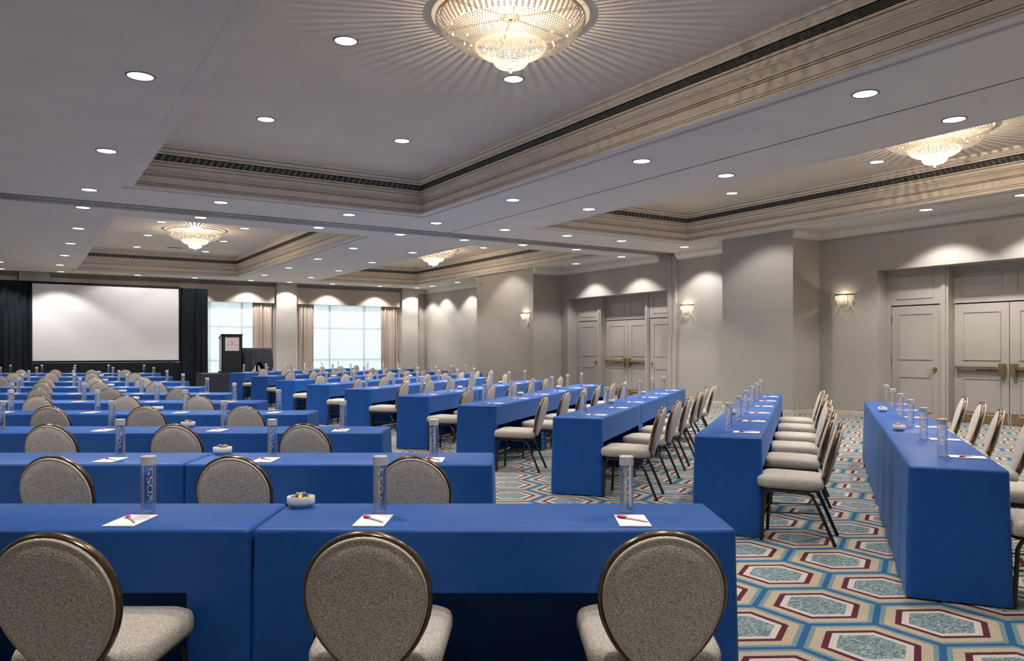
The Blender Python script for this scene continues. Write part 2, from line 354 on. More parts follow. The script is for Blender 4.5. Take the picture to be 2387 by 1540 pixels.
for ci, c in enumerate(COFFERS):
    path = [(c[0], c[1]), (c[2], c[1]), (c[2], c[3]), (c[0], c[3])]   # ccw: left = inside
    root = thing('ceiling_coffer', 'recessed ' + CNAMES[ci] + ' with layered beige moulding', None); root.pop('category', None); tag(root, kind='structure')
    z = lambda pr: [(o, ZC+h) for o, h in pr]
    sweep('coffer_lip', path, z(PROF_LOW), MT['soffit'], root, True)
    sweep('moulding', path, z(PROF_M), MT['mould'], root, True)
    sweep('air_slot', path, z(PROF_SLOT), MT['black'], root, True)
    sweep('crown_moulding', path, z(PROF_UP), MT['mould'], root, True)
    mb = MB(); mb.box((c[0]-0.2, c[1]-0.2, ZK), (c[2]+0.2, c[3]+0.2, ZK+0.04)); mb.obj('coffer_pan', MT['pan'], root)
    # linear grille: long blades + slanted fins
    mb = MB()
    for zz in [q*KH for q in (0.562, 0.586, 0.610, 0.634)]:
        rs = []
        for (o, h) in ((LEDGE-0.004, zz-0.003), (LEDGE-0.004, zz+0.003), (LEDGE-0.04, zz+0.006), (LEDGE-0.04, zz)):
            rs.append([(c[0]+o, c[1]+o, ZC+h), (c[2]-o, c[1]+o, ZC+h), (c[2]-o, c[3]-o, ZC+h), (c[0]+o, c[3]-o, ZC+h)])
        mb.rings(rs+[rs[0]], 0, False, False)
    x = c[0]+0.05
    while x < c[2]-0.05:
        Mx = Matrix.Translation((x, c[3]-LEDGE+0.04, ZC+0.597*KH)) @ Matrix.Rotation(0.6, 4, 'Y')
        mb.box((-0.018, -0.03, -0.055), (0.018, 0.01, 0.055), 0, Mx); x += 0.11
    y = max(c[1], 0)+0.05
    while y < c[3]-0.05:
        Mx = Matrix.Translation((c[2]-LEDGE+0.05, y, ZC+0.597*KH)) @ Matrix.Rotation(-0.5, 4, 'X')
        mb.box((-0.01, -0.012, -0.055), (0.02, 0.012, 0.055), 0, Mx); y += 0.10
    g = mb.obj('air_grille', MT['grille'], root, merge=False); g['kind'] = 'stuff'
# walls
def struct(mb, name, m, label, parent=None):
    o = mb.obj(name, m, parent)
    if parent is None: tag(o, label, kind='structure')
    return o
mb = MB(); mb.box((X0-0.2, Y0, 0), (X0, YB, 5.1)); struct(mb, 'wall_left', MT['crown'], 'plain beige wall on the left')
mb = MB(); mb.box((X0-0.2, Y0-0.2, 0), (XW+0.8, Y0, 5.1)); struct(mb, 'wall_rear', MT['crown'], 'plain beige wall behind the seating')
REC = [(7.43, 2.32), (18.30, 2.31)]; ZR = 3.07; TW = 0.75
mb = MB(); y = Y0
for (c, h) in REC:
    mb.box((XW, y, 0), (XW+TW, c-h, 5.1)); mb.box((XW, c-h, ZR), (XW+TW, c+h, 5.1)); y = c+h
mb.box((XW, y, 0), (XW+TW, YB+0.3, 5.1))
struct(mb, 'wall_right', MT['wall'], 'beige textured right wall with two recessed door bays')
P1 = (14.28, 11.14, 13.16); P2 = (14.08, 20.99, 24.65)
for k, (px, ya, yb) in enumerate((P1, P2)):
    mb = MB(); mb.box((px, ya, 0), (XW, yb, ZC)); struct(mb, 'wall_pilaster', MT['wall'], ('wide beige pilaster between the two door bays' if k == 0 else 'far beige pilaster carrying a crystal sconce'))
# crown moulding along right wall (travelling -Y so that left = -X ... use +Y travel with left = -X)
CR = [(0, 3.86), (0.018, 3.86), (0.018, 3.89), (0.035, 3.90), (0.05, 3.93), (0.09, 3.965), (0.10, 3.99), (0.125, 3.995), (0.125, 4.02), (0.14, 4.025), (0.14, ZC), (0, ZC)]
sg = lambda nm, path, lab: tag(sweep(nm, path, CR, MT['crown']), lab, kind='structure')
sg('trim_3', [(XW, Y0), (XW, P1[1]), (P1[0]+0.004, P1[1])], 'pale crown moulding above the near door bay')
sg('trim_4', [(P1[0]+0.004, P1[2]), (XW, P1[2]), (XW, 15.6)], 'pale crown moulding between pilaster and partition track')
sg('trim_5', [(XW, 16.3), (XW, P2[1]), (P2[0]+0.004, P2[1])], 'pale crown moulding above the far door bay')
sg('trim_6', [(P2[0]+0.004, P2[2]), (XW, P2[2]), (XW, YB), (14.8, YB)], 'pale crown moulding beside the far corner')
# partition jamb on right wall
mb = MB()
for (o, ya, yb) in ((0.05, 15.62, 15.68), (0.03, 15.68, 15.80), (0.06, 15.80, 15.86), (0.02, 15.86, 15.93)): mb.box((XW-o, ya, 0), (XW, yb, 4.0))
struct(mb, 'trim_7', MT['door'], 'pale vertical partition jamb on the right wall')
BBP = [(0, 0), (0.014, 0), (0.014, 0.09), (0.008, 0.10), (0, 0.10)]
bbs = [[(XW, Y0), (XW, REC[0][0]-REC[0][1])], [(XW, REC[0][0]+REC[0][1]), (XW, P1[1]), (P1[0], P1[1]), (P1[0], P1[2]), (XW, P1[2]), (XW, 15.6)],
       [(XW, REC[1][0]+REC[1][1]), (XW, P2[1]), (P2[0], P2[1]), (P2[0], P2[2]), (XW, P2[2]), (XW, YB)]]
for k, b in enumerate(bbs): tag(sweep('baseboard_right', b, BBP, MT['base']), ['low cream baseboard before the near door bay', 'low cream baseboard around the near pilaster', 'low cream baseboard around the far pilaster'][k], kind='structure')

# doors
door_no = [0]
def ring_mould(mb, xf, y0, y1, z0, z1, w=0.022, t=0.014):
    for (a, b, c_, d) in ((y0, y1, z1-w, z1), (y0, y1, z0, z0+w), (y0, y0+w, z0+w, z1-w), (y1-w, y1, z0+w, z1-w)):
        mb.box((xf-t, a, c_), (xf, b, d))
def make_door(y0, y1, xf, label, kind, hinge_far=True):
    door_no[0] += 1
    root = thing('door_%d' % door_no[0], label, None, ((xf), (y0+y1)/2, 0)); root.pop('category', None); tag(root, kind='structure')
    w = y1-y0; h = 2.32
    mb = MB(); mb.box((0, -w/2+0.004, 0.008), (0.045, w/2-0.004, h)); mb.obj('leaf', MT['door'], root)
    for (za, zb) in ((1.22, 2.17), (0.16, 0.88)):
        mb = MB(); ring_mould(mb, 0, -w/2+0.15, w/2-0.17, za, zb); mb.obj('panel_moulding', MT['door'], root)
    if kind == 'single':
        hs = -1 if hinge_far else 1          # handle side
        yh = hs*(w/2-0.10)
        mb = MB(); mb.tube([(0, yh, 1.03), (-0.012, yh, 1.03)], 0.045, 16); mb.tube([(-0.01, yh, 1.03), (-0.05, yh, 1.03)], 0.022, 12)
        mb.tube([(-0.045, yh, 1.03), (-0.05, yh-hs*0.03, 1.03), (-0.05, yh-hs*0.14, 1.032)], 0.012, 8); mb.obj('lever_handle', MT['brass'], root, True)
        for zz in (2.05, 1.22, 0.25):
            mb = MB(); mb.tube([(-0.008, -hs*(w/2-0.002), zz-0.06), (-0.008, -hs*(w/2-0.002), zz+0.06)], 0.014, 8); mb.obj('hinge', MT['brass'], root, True)
    else:
        s = 1 if kind == 'left' else -1      # latch towards s side
        yl = s*(w/2-0.10)
        mb = MB(); mb.box((-0.09, yl-0.05, 0.92), (0, yl+0.05, 1.16)); mb.box((-0.10, yl-0.035, 0.96), (-0.09, yl+0.035, 1.12)); mb.obj('latch_case', MT['brass'], root)
        ya, yb = sorted((yl-s*0.05, -s*(w/2-0.05)))
        mb = MB(); mb.box((-0.075, ya, 1.04), (-0.03, yb, 1.10)); mb.box((-0.03, ya, 1.05), (0, ya+0.06, 1.09)); mb.box((-0.03, yb-0.06, 1.05), (0, yb, 1.09)); mb.obj('push_bar', MT['brass'], root)
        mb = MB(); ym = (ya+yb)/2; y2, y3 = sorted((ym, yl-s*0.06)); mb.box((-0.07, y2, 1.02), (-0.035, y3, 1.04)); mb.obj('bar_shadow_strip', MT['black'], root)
        mb = MB(); mb.box((-0.006, -w/2+0.03, 0.02), (0, w/2-0.03, 0.22)); mb.obj('kick_plate', MT['brass'], root)
    return root
for bi, (c, hh) in enumerate(REC):
    nm = 'near bay' if bi == 0 else 'far bay'
    XS, XD = XW+0.35, XW+0.54
    p1 = 1.02; p2 = 1.20; e = hh-0.10
    fr = thing('wall_door_surround', 'pale panelled surround framing the doors of the ' + nm, None); fr.pop('category', None); tag(fr, kind='structure')
    mb = MB()
    for (ya, yb) in ((c+p2, c+hh), (c-hh, c-p2)):
        s = 1 if ya > c else -1
        mb.box((XS, ya, 2.345), (XS+0.3, yb, ZR))
        if s > 0: mb.box((XS, c+e+0.01, 0), (XS+0.3, c+hh, 2.345))
        else: mb.box((XS, c-hh, 0), (XS+0.3, c-e-0.01, 2.345))
    mb.box((XD, c-p2, 2.345), (XD+0.15, c+p2, ZR))
    mb.box((XD+0.06, c-hh, 0), (XD+0.15, c+hh, 2.36), 1)
    mb.obj('header', [MT['door'], MT['black']], fr)
    for s in (1, -1):
        mb = MB(); a, b = sorted((c+s*p1, c+s*(p2-0.01))); mb.box((XS-0.02, a, 0), (XD+0.1, b, ZR)); mb.obj('post', MT['door'], fr)
        mb = MB(); a, b = sorted((c+s*(p1+0.05), c+s*(p2-0.05))); mb.box((XS-0.045, a, 0), (XS-0.02, b, ZR)); mb.obj('post_fillet', MT['door'], fr)
    for (ya, yb, xf) in ((c+p2+0.14, c+e-0.12, XS), (c+0.13, c+p1-0.14, XD), (c-p1+0.14, c-0.13, XD), (c-e+0.12, c-p2-0.14, XS)):
        mb = MB(); ring_mould(mb, xf, ya, yb, 2.47, 2.93); mb.obj('transom_moulding', MT['door'], fr)
    make_door(c+p2, c+e, XS+0.01, 'pale single door at the far end of the ' + nm, 'single', True)
    make_door(c+0.003, c+p1, XD+0.01, 'pale double-door leaf with brass push bar, far leaf of the ' + nm, 'right')
    make_door(c-p1, c-0.003, XD+0.01, 'pale double-door leaf with brass push bar, near leaf of the ' + nm, 'left')
    make_door(c-e, c-p2, XS+0.01, 'pale single door at the camera end of the ' + nm, 'single', False)

# back wall, columns, windows
WB = [(5.0, 8.60), (9.42, 13.93)]           # window bays (x0,x1)
mb = MB()
mb.box((X0, YB, 0), (WB[0][0], YB+0.3, 5.1)); mb.box((WB[0][1], YB, 0), (WB[1][0], YB+0.3, 5.1)); mb.box((WB[1][1], YB, 0), (XW+0.4, YB+0.3, 5.1))
for (a, b) in WB: mb.box((a, YB, 3.3), (b, YB+0.3, 5.1)); mb.box((a, YB, 0), (b, YB+0.3, 0.25))
struct(mb, 'wall_back', MT['wall'], 'beige back wall with tall curtained windows')
COLX = [(0.05, 0.95), (8.60, 9.40), (13.95, 14.70)]; YCF = 30.88
for k, (a, b) in enumerate(COLX):
    root = thing('column', ['beige column at the far left above the drape', 'beige square column between the two windows', 'beige square column beside the far right corner'][k], None, ((a+b)/2, YCF, 0)); root.pop('category', None); tag(root, kind='structure')
    w = (b-a)/2
    mb = MB(); mb.box((-w, 0, 0), (w, YB-YCF, ZC)); mb.obj('shaft', MT['wall'], root)
    o = sweep('capital', [(w, YB-YCF), (w, 0), (-w, 0), (-w, YB-YCF)], [(-q, z) for q, z in CR], MT['crown'], root)
sweepn = [(X0, COLX[0][0]), (COLX[0][1], COLX[1][0]), (COLX[1][1], COLX[2][0])]
for k, (a, b) in enumerate(sweepn):
    mb = MB(); mb.box((a, 31.02, 3.86), (b, YB, ZC)); mb.box((a, 30.98, 3.97), (b, 31.02, ZC)); struct(mb, 'trim_%d' % (8+k), MT['track'], ['cornice strip left of the screen, its shade painted dark grey', 'cornice strip above the screen, its shade painted dark grey', 'cornice strip above the right window, its shade painted dark grey'][k])  # crown lies in shadow here; that shade is painted as dark grey
    root = tag(MB().obj('valance', MT['valance']), '', None) if False else None
    mb = MB(); mb.box((a+0.02, 30.96, 3.24), (b-0.02, 31.0, 3.88)); mb.box((a+0.02, 30.955, 3.24), (b-0.02, 30.96, 3.27)); mb.box((a+0.02, 31.0, 3.84), (b-0.02, 31.2, 3.86))
    tag(mb.obj('valance', MT['valance']), ['upholstered beige valance left of the column', 'long upholstered beige valance above the screen and window', 'upholstered beige valance over the right window'][k], 'valance', 'window valances')
for k, (a, b) in enumerate(WB):
    root = thing('window_%d' % (k+1), ['tall daylit window beside the lectern', 'wide daylit window left of the corner column'][k], None, (0, 0, 0)); root.pop('category', None); tag(root, kind='structure')
    mb = MB(); n = 3
    for i in range(n+1):
        x = a+(b-a)*i/n; mb.box((x-0.04, YB+0.10, 0.25), (x+0.04, YB+0.18, 3.3))
    for zz in (0.27, 1.0, 2.3, 3.28): mb.box((a, YB+0.10, zz-0.035), (b, YB+0.18, zz+0.035))
    mb.obj('window_frame', MT['frame'], root, merge=False)
    for i in range(n):
        x0_, x1_ = a+(b-a)*i/n+0.04, a+(b-a)*(i+1)/n-0.04
        for (za, zb) in ((0.3, 0.965), (1.035, 2.265), (2.335, 3.245)):
            mb = MB(); mb.box((x0_, YB+0.135, za), (x1_, YB+0.145, zb)); mb.obj('pane', MT['pane'], root)
def curtain(name, m, x0, x1, y, z0, z1, pitch, amp, label, cat, group=None, seed=0, thick=0.0):
    rnd = random.Random(seed); n = max(8, int((x1-x0)/pitch*8)); mb = MB(); lv = 10; vs = []; fs = []
    ph = [rnd.uniform(-0.5, 0.5) for _ in range(400)]
    for j in range(lv+1):
        t = j/lv; z = z1+(z0-z1)*t
        for i in range(n+1):
            s = (x1-x0)*i/n; q = s/pitch
            am = amp*(0.75+0.5*math.sin(1.7*q+seed))*(0.8+0.2*t)
            yy = y + am*math.sin(2*PI*(q+0.12*math.sin(q*2.1+seed)))+0.3*am*math.sin(2*PI*q*0.37+3*t)
            vs.append((x0+s+0.01*math.sin(q*5+t*2), yy, z))
    w = n+1
    for j in range(lv):
        for i in range(n): fs.append((j*w+i, j*w+i+1, (j+1)*w+i+1, (j+1)*w+i))
    mb.add(vs, fs); o = mb.obj(name, m, None, True, False, 80); tag(o, label, cat, group); return o
curtain('sheer_curtain', MT['sheer'], 5.05, 7.80, 31.13, 0.02, 3.3, 0.13, 0.022, 'white sheer curtain glowing beside the lectern', 'curtain', 'sheer curtains', 1)
curtain('sheer_curtain', MT['sheer'], 10.05, 13.2, 31.13, 0.02, 3.3, 0.13, 0.022, 'white sheer curtain glowing between the beige drapes', 'curtain', 'sheer curtains', 2)
curtain('curtain', MT['curtain'], 7.72, 8.56, 31.06, 0.02, 3.26, 0.125, 0.04, 'beige pleated curtain left of the middle column', 'curtain', 'beige curtains', 3)
curtain('curtain', MT['curtain'], 9.45, 10.14, 31.06, 0.02, 3.26, 0.125, 0.04, 'beige pleated curtain right of the middle column', 'curtain', 'beige curtains', 4)
curtain('curtain', MT['curtain'], 13.05, 13.90, 31.06, 0.02, 3.26, 0.125, 0.04, 'beige pleated curtain beside the corner column', 'curtain', 'beige curtains', 5)

# ------------------------------------------------------------------ tables and place settings
TH = 0.762
def cloth_mesh(Lh, Wh, wa, wb, seed, drop=0.235):
    """Lh,Wh half sizes; chair side is -y; opening between -Lh+wa and Lh-wb"""
    rnd = random.Random(seed); mb = MB(); rad = 0.022
    def line(a, b, step):
        n = max(2, int(abs(b-a)/step)); return [a+(b-a)*i/n for i in range(n+1)]
    per = []
    # chair side from -x to +x
    xsA = sorted(set(line(-Lh+rad, Lh-rad, 0.09)+[-Lh+wa, Lh-wb])) if (wa > rad and wb > rad) else sorted(set(line(-Lh+rad, Lh-rad, 0.09)+([-Lh+wa] if wa > rad else [])+([Lh-wb] if wb > rad else [])))
    for x in xsA: per.append((x, -Wh, 0, -1))
    for k in range(1, 4): a = -PI/2+PI/2*k/4; per.append((Lh-rad+rad*math.cos(a), -Wh+rad+rad*math.sin(a), math.cos(a), math.sin(a)))
    for y in line(-Wh+rad, Wh-rad, 0.09): per.append((Lh, y, 1, 0))
    for k in range(1, 4): a = PI/2*k/4; per.append((Lh-rad+rad*math.cos(a), Wh-rad+rad*math.sin(a), math.cos(a), math.sin(a)))
    for x in line(Lh-rad, -Lh+rad, 0.09): per.append((x, Wh, 0, 1))
    for k in range(1, 4): a = PI/2+PI/2*k/4; per.append((-Lh+rad+rad*math.cos(a), Wh-rad+rad*math.sin(a), math.cos(a), math.sin(a)))
    for y in line(Wh-rad, -Wh+rad, 0.09): per.append((-Lh, y, -1, 0))
    for k in range(1, 4): a = PI+PI/2*k/4; per.append((-Lh+rad+rad*math.cos(a), -Wh+rad+rad*math.sin(a), math.cos(a), math.sin(a)))
    n = len(per); R = 0.014
    def ring(ins, z): return [(p[0]-p[2]*ins, p[1]-p[3]*ins, z) for p in per]
    tops = [ring(R, TH), ring(R*0.3, TH-R*0.3), ring(0, TH-R)]
    mb.rings(tops, 0, True, False)
    lv = 9
    arc = [0]
    for i in range(1, n): arc.append(arc[-1]+math.hypot(per[i][0]-per[i-1][0], per[i][1]-per[i-1][1]))
    def sidept(i, z):
        p = per[i % n]; t = (TH-z)/TH; s = arc[i % n]
        corner = max(0, 1-abs(abs(p[0])-Lh)/0.06)*max(0, 1-abs(abs(p[1])-Wh)/0.06)
        d = 0.016*t + t*0.0045*math.sin(s*7.3+seed)+t*t*0.004*math.sin(s*17+seed*2.1) + corner*t*0.010
        d += 0.003*noise.noise(Vector((s*2.5, z*2.0, seed*3.7)))*min(1, t*6)
        d = max(d, -0.004)
        return (p[0]+p[2]*d, p[1]+p[3]*d, z)
    for i in range(n):
        a, b = per[i], per[(i+1) % n]; zb = 0.012
        mx = (a[0]+b[0])/2
        if a[3] == -1 and b[3] == -1 and -Lh+wa-1e-4 < mx < Lh-wb+1e-4: zb = TH-drop
        elif wb <= rad and a[3] < -0.01 and a[2] >= 0 and a[0] > 0 and a[3] > -1 and False: zb = TH-drop
        zs = [TH-R+(zb-(TH-R))*j/lv for j in range(lv+1)]
        for j in range(lv):
            mb.add([sidept(i, zs[j]), sidept(i+1, zs[j]), sidept(i+1, zs[j+1]), sidept(i, zs[j+1])], [(0, 1, 2, 3)])
    return mb.mesh('tablecloth', MT['cloth'], True, True, 55)
def make_table(Lh, Wh, wa, wb, seed):
    t = thing('banquet_table', '', 'table')
    link('tablecloth', cloth_mesh(Lh, Wh, wa, wb, seed), t)
    mb = MB(); mb.box((-Lh+0.01, -Wh+0.01, TH-0.04), (Lh-0.01, Wh-0.01, TH-0.012)); mb.obj('tabletop', MT['board'], t)
    for s in (-1, 1):
        mb = MB(); x = s*(Lh-0.25)
        mb.tube([(x, -Wh+0.09, 0), (x, -Wh+0.09, TH-0.04)], 0.014, 8); mb.tube([(x, Wh-0.09, 0), (x, Wh-0.09, TH-0.04)], 0.014, 8); mb.tube([(x, -Wh+0.09, 0.2), (x, Wh-0.09, 0.2)], 0.01, 8)
        mb.obj('leg_frame', MT['leg'], t)
    return t
LHL, LHR, WH = 0.90, 1.005, 0.25
TPL = [make_table(LHL, WH, 0.23, 0.23, 3), make_table(LHL, WH, 0.23, 0.23, 11)]
TPR = [make_table(LHR, WH, 0.03, 0.16, 5), make_table(LHR, WH, 0.10, 0.16, 8), make_table(LHR, WH, 0.10, 0.06, 13)]

# chair ---------------------------------------------------------------
def back_pt(phi, sc=1.0, dy=0.0):
    x = 0.205*math.sin(phi)*(1-0.30*((1-math.cos(phi))/2)**1.6)*sc
    z = 0.232*math.cos(phi)*sc
    zz = 0.643+z
    return (x, -0.235-(zz-0.43)*0.27+dy, zz-dy*0.0)
def make_chair():
    t = thing('banquet_chair', '', 'chair')
    n = 48; ph = [2*PI*k/n for k in range(n)]
    mb = MB()
    R = lambda sc, dy: [back_pt(p, sc, dy) for p in ph]
    mb.rings([R(0.05, -0.030), R(0.4, -0.029), R(0.75, -0.025), R(0.94, -0.019), R(0.985, -0.012), R(0.992, 0.0), R(0.975, 0.016), R(0.91, 0.030), R(0.7, 0.042), R(0.35, 0.048), R(0.05, 0.049)])
    mb.obj('back_panel', MT['fab_back'], t, True, True, 60)
    mb = MB(); mb.tube([back_pt(p, 1.0, 0.010) for p in ph], 0.0175, 10, 0, True, rb=0.0115); mb.obj('back_frame', MT['bronze'], t, True)
    mb = MB(); mb.tube([back_pt(p, 0.965, -0.016) for p in ph], 0.0042, 6, 0, True); mb.tube([back_pt(p, 0.925, 0.028) for p in ph], 0.0045, 6, 0, True); mb.obj('piping', MT['piping'], t, True)
    def so(ins, z):
        pts = []
        for (x, y, _) in rrect(0.235-ins, 0.235-ins, max(0.02, 0.085-ins*0.6), 5):
            w = 1.0-0.10*(0.235-y)/0.47
            pts.append((x*w, y+0.0, z+0.012*(y/0.235)*0.3))
        return pts
    mb = MB(); mb.rings([so(0.03, 0.395), so(0.006, 0.402), so(0, 0.42), so(0, 0.452), so(0.008, 0.470), so(0.03, 0.482), so(0.08, 0.490), so(0.16, 0.494)]); mb.obj('seat', MT['fab_seat'], t, True, True, 60)
    mb = MB(); mb.tube([(q[0]*0.9, q[1]*0.9, 0.388) for q in so(0.02, 0.388)], 0.011, 6, 0, True); mb.obj('seat_frame', MT['leg'], t, True)
    for s in (-1, 1):
        mb = MB(); mb.tube([(s*0.175, -0.05, 0.378), (s*0.185, 0.13, 0.378), (s*0.188, 0.165, 0.365), (s*0.19, 0.182, 0.33), (s*0.195, 0.20, 0.0)], 0.013, 8); mb.obj('leg', MT['leg'], t, True)
        mb = MB(); mb.tube([(s*0.175, 0.02, 0.372), (s*0.175, -0.12, 0.372), (s*0.178, -0.155, 0.355), (s*0.185, -0.20, 0.27), (s*0.195, -0.315, 0.0)], 0.013, 8); mb.obj('leg', MT['leg'], t, True)
        mb = MB(); mb.tube([(s*0.045, -0.16, 0.385), (s*0.04, -0.225, 0.395), (s*0.03, -0.236, 0.425)], 0.010, 8); mb.obj('back_bracket', MT['leg'], t, True)
    mb = MB(); mb.tube([(-0.193, 0.192, 0.21), (0.193, 0.192, 0.21)], 0.005, 6); mb.obj('stretcher', MT['leg'], t, True)
    mb = MB()
    for s in (-1, 1): mb.tube([(s*0.193, 0.192, 0.21), (s*0.186, -0.215, 0.23)], 0.005, 6)
    mb.obj('side_stretcher', MT['leg'], t, True)
    return t
CH = make_chair()

# bottle ---------------------------------------------------------------
def text_mesh(txt, size=1.0, offset=0.0):
    cu = bpy.data.curves.new('t', 'FONT'); cu.body = txt; cu.size = size; cu.offset = offset; cu.resolution_u = 3
    o = bpy.data.objects.new('t', cu); COL.objects.link(o); bpy.context.view_layer.update()
    me = bpy.data.meshes.new_from_object(o.evaluated_get(bpy.context.evaluated_depsgraph_get()))
    vs = [v.co.copy() for v in me.vertices]; fs = [tuple(p.vertices) for p in me.polygons]
    bpy.data.objects.remove(o); bpy.data.curves.remove(cu); bpy.data.meshes.remove(me)
    return vs, fs
def make_bottle():
    t = thing('water_bottle', '', 'bottle'); r = 0.0285
    mb = MB(); mb.lathe([(0, 0.0), (0.022, 0.0), (0.025, 0.002), (0.0265, 0.008), (0.0255, 0.016), (0.0275, 0.022), (r, 0.03), (r, 0.19), (r-0.001, 0.2005), (0, 0.2005)], 28); mb.obj('body', MT['water'], t, True)
    mb = MB(); mb.lathe([(0, 0.1995), (r+0.0006, 0.1995), (r+0.0006, 0.233), (r-0.0015, 0.235), (0, 0.235)], 28); mb.obj('cap', MT['capgrey'], t, True)
    mb = MB(); z = 0.052
    for ch, ln in (('V', 0.032), ('O', 0.034), ('S', 0.030), ('S', 0.030)):
        vs, fs = text_mesh(ch, 1.0, -0.022)
        x0 = min(v.x for v in vs); x1 = max(v.x for v in vs); y0 = min(v.y for v in vs); y1 = max(v.y for v in vs)
        out = []
        for v in vs:
            hh = z+(v.x-x0)/(x1-x0)*ln; q = ((v.y-y0)/(y1-y0)-0.5)*0.020
            a = -PI/2-q/r; out.append(((r+0.0004)*math.cos(a), (r+0.0004)*math.sin(a), hh))
        mb.add(out, fs); z += ln+0.004
    mb.obj('lettering', MT['lettering'], t)
    return t
BT = make_bottle()
def make_pad():
    t = thing('notepad', '', 'notepad')
    mb = MB(); mb.box((-0.06, -0.10, 0), (0.06, 0.10, 0.004)); mb.obj('paper_block', MT['paper'], t)
    mb = MB(); mb.box((-0.02, -0.088, 0.004), (0.05, -0.084, 0.0043)); mb.obj('printed_line', MT['penbody'], t)
    return t
PD = make_pad()
def make_pen():
    t = thing('pen', '', 'pen')
    mb = MB(); mb.tube([(0, -0.075, 0.004), (0, -0.066, 0.004), (0, 0.03, 0.0042)], [0.0012, 0.0032, 0.0036], 8); mb.obj('barrel', MT['penbody'], t, True)
    mb = MB(); mb.tube([(0, 0.028, 0.0048), (0, 0.066, 0.0048), (0, 0.07, 0.0048)], [0.0048, 0.0048, 0.003], 10, rb=0.0046); mb.box((-0.012, 0.030, 0.0075), (0.008, 0.064, 0.0090)); mb.obj('cap', MT['pink'], t, True)
    return t
PN = make_pen()
def make_bowl():
    t = thing('candy_bowl', '', 'bowl')
    def o(sx, sy, z): return [(sx*math.copysign(abs(math.cos(a))**0.75, math.cos(a)), sy*math.copysign(abs(math.sin(a))**0.75, math.sin(a)), z) for a in [2*PI*k/32 for k in range(32)]]
    mb = MB(); mb.rings([o(0.040, 0.030, 0), o(0.042, 0.032, 0.006), o(0.054, 0.040, 0.011), o(0.058, 0.043, 0.018), o(0.058, 0.043, 0.044), o(0.0565, 0.0415, 0.0455), o(0.055, 0.040, 0.044), o(0.053, 0.038, 0.018), o(0.044, 0.032, 0.012)])
    mb.obj('dish', MT['ceramic'], t, True, True, 50)
    return t
BW = make_bowl()
def candy_mesh(k):
    mb = MB(); n = 8
    prof = [(-0.017, 0.007), (-0.011, 0.0022), (-0.009, 0.006), (-0.004, 0.0082), (0.004, 0.0082), (0.009, 0.006), (0.011, 0.0022), (0.017, 0.007)]
    rs = []
    for i, (x, r) in enumerate(prof):
        fl = 0.35 if i in (0, len(prof)-1) else 1
        rs.append([(x, r*math.cos(2*PI*q/n), r*fl*math.sin(2*PI*q/n)) for q in range(n)])
    mb.rings(rs); return mb.mesh('candy', MT['candy_'+k], True)
CM = {k: candy_mesh(k) for k in CANDY}
def place_candies(bx, by, bz, rz, n, where, seed):
    rnd = random.Random(seed); keys = list(CANDY); cnt = {}
    M = Matrix.Translation((bx, by, bz)) @ Matrix.Rotation(rz, 4, 'Z')
    for i in range(n):
        k = keys[(i*5+seed) % 6] if n > 3 else keys[(i+seed) % 6]
        ring = i % 9; lay = i//9
        a = 2*PI*ring/8; rr = 0.0 if ring == 8 else (0.026 if lay == 0 else 0.014)
        p = M @ Vector((rr*1.25*math.cos(a)+rnd.uniform(-.003, .003), rr*0.75*math.sin(a)+rnd.uniform(-.003, .003), 0.036+0.012*lay+(0.006 if ring == 8 else 0)+rnd.uniform(0, .006)))
        o = link('wrapped_candy', CM[k]); o.location = p; o.rotation_euler = (rnd.uniform(-.4, .4), rnd.uniform(-.5, .5), rnd.uniform(0, PI))
        tag(o, '%s wrapped candy in the bowl on %s' % (k, where), 'candy', 'candies in the bowl on '+where)

used = set()
def inst(proto, loc, rz, label, group=None):
    if id(proto) not in used:
        used.add(id(proto)); proto.location = loc; proto.rotation_euler = (0, 0, rz); proto['label'] = label
        if group: proto['group'] = group
        return proto
    return dup(proto, loc, rz, label, group)
rnd = random.Random(21)
def seat_set(T, rz, xb, xc, where, seatname, jr=0.0, jx=0.0, block='left', pen=True):
    """T: matrix of the table; xb bottle x, xc chair x (table-local)"""
    p = T @ Vector((xc+jx, -WH-0.215+rnd.uniform(-0.02, 0.02), 0))
    if in_view(p.x, p.y, 0.6, 170):
        inst(CH, p, rz+jr, 'taupe oval-back banquet chair, %s, %s' % (where, seatname), 'chairs of the %s block' % block)
    b = T @ Vector((xb, 0.02, TH+0.001))
    if in_view(b.x, b.y, TH+0.1, 10):
        face = math.atan2(-b.y, -b.x)+PI/2   # lettering roughly towards the back of the room
        inst(BT, b, face+rnd.uniform(-0.35, 0.35), 'clear water bottle with grey cap, %s, %s' % (where, seatname), 'water bottles of the %s block' % block)
    q = T @ Vector((xb+rnd.uniform(-0.01, 0.015), -0.118, TH+0.0015)); rj = rnd.uniform(-0.03, 0.03)
    if in_view(q.x, q.y, TH, 20):
        inst(PD, q, rz+rj, 'white notepad, %s, %s' % (where, seatname), 'notepads of the %s block' % block)
        if pen:
            q2 = q+Vector((0, 0, 0.004)); inst(PN, q2, rz+0.75+rnd.uniform(-0.12, 0.12), 'pink-capped pen on notepad, %s, %s' % (where, seatname), 'pens of the %s block' % block)

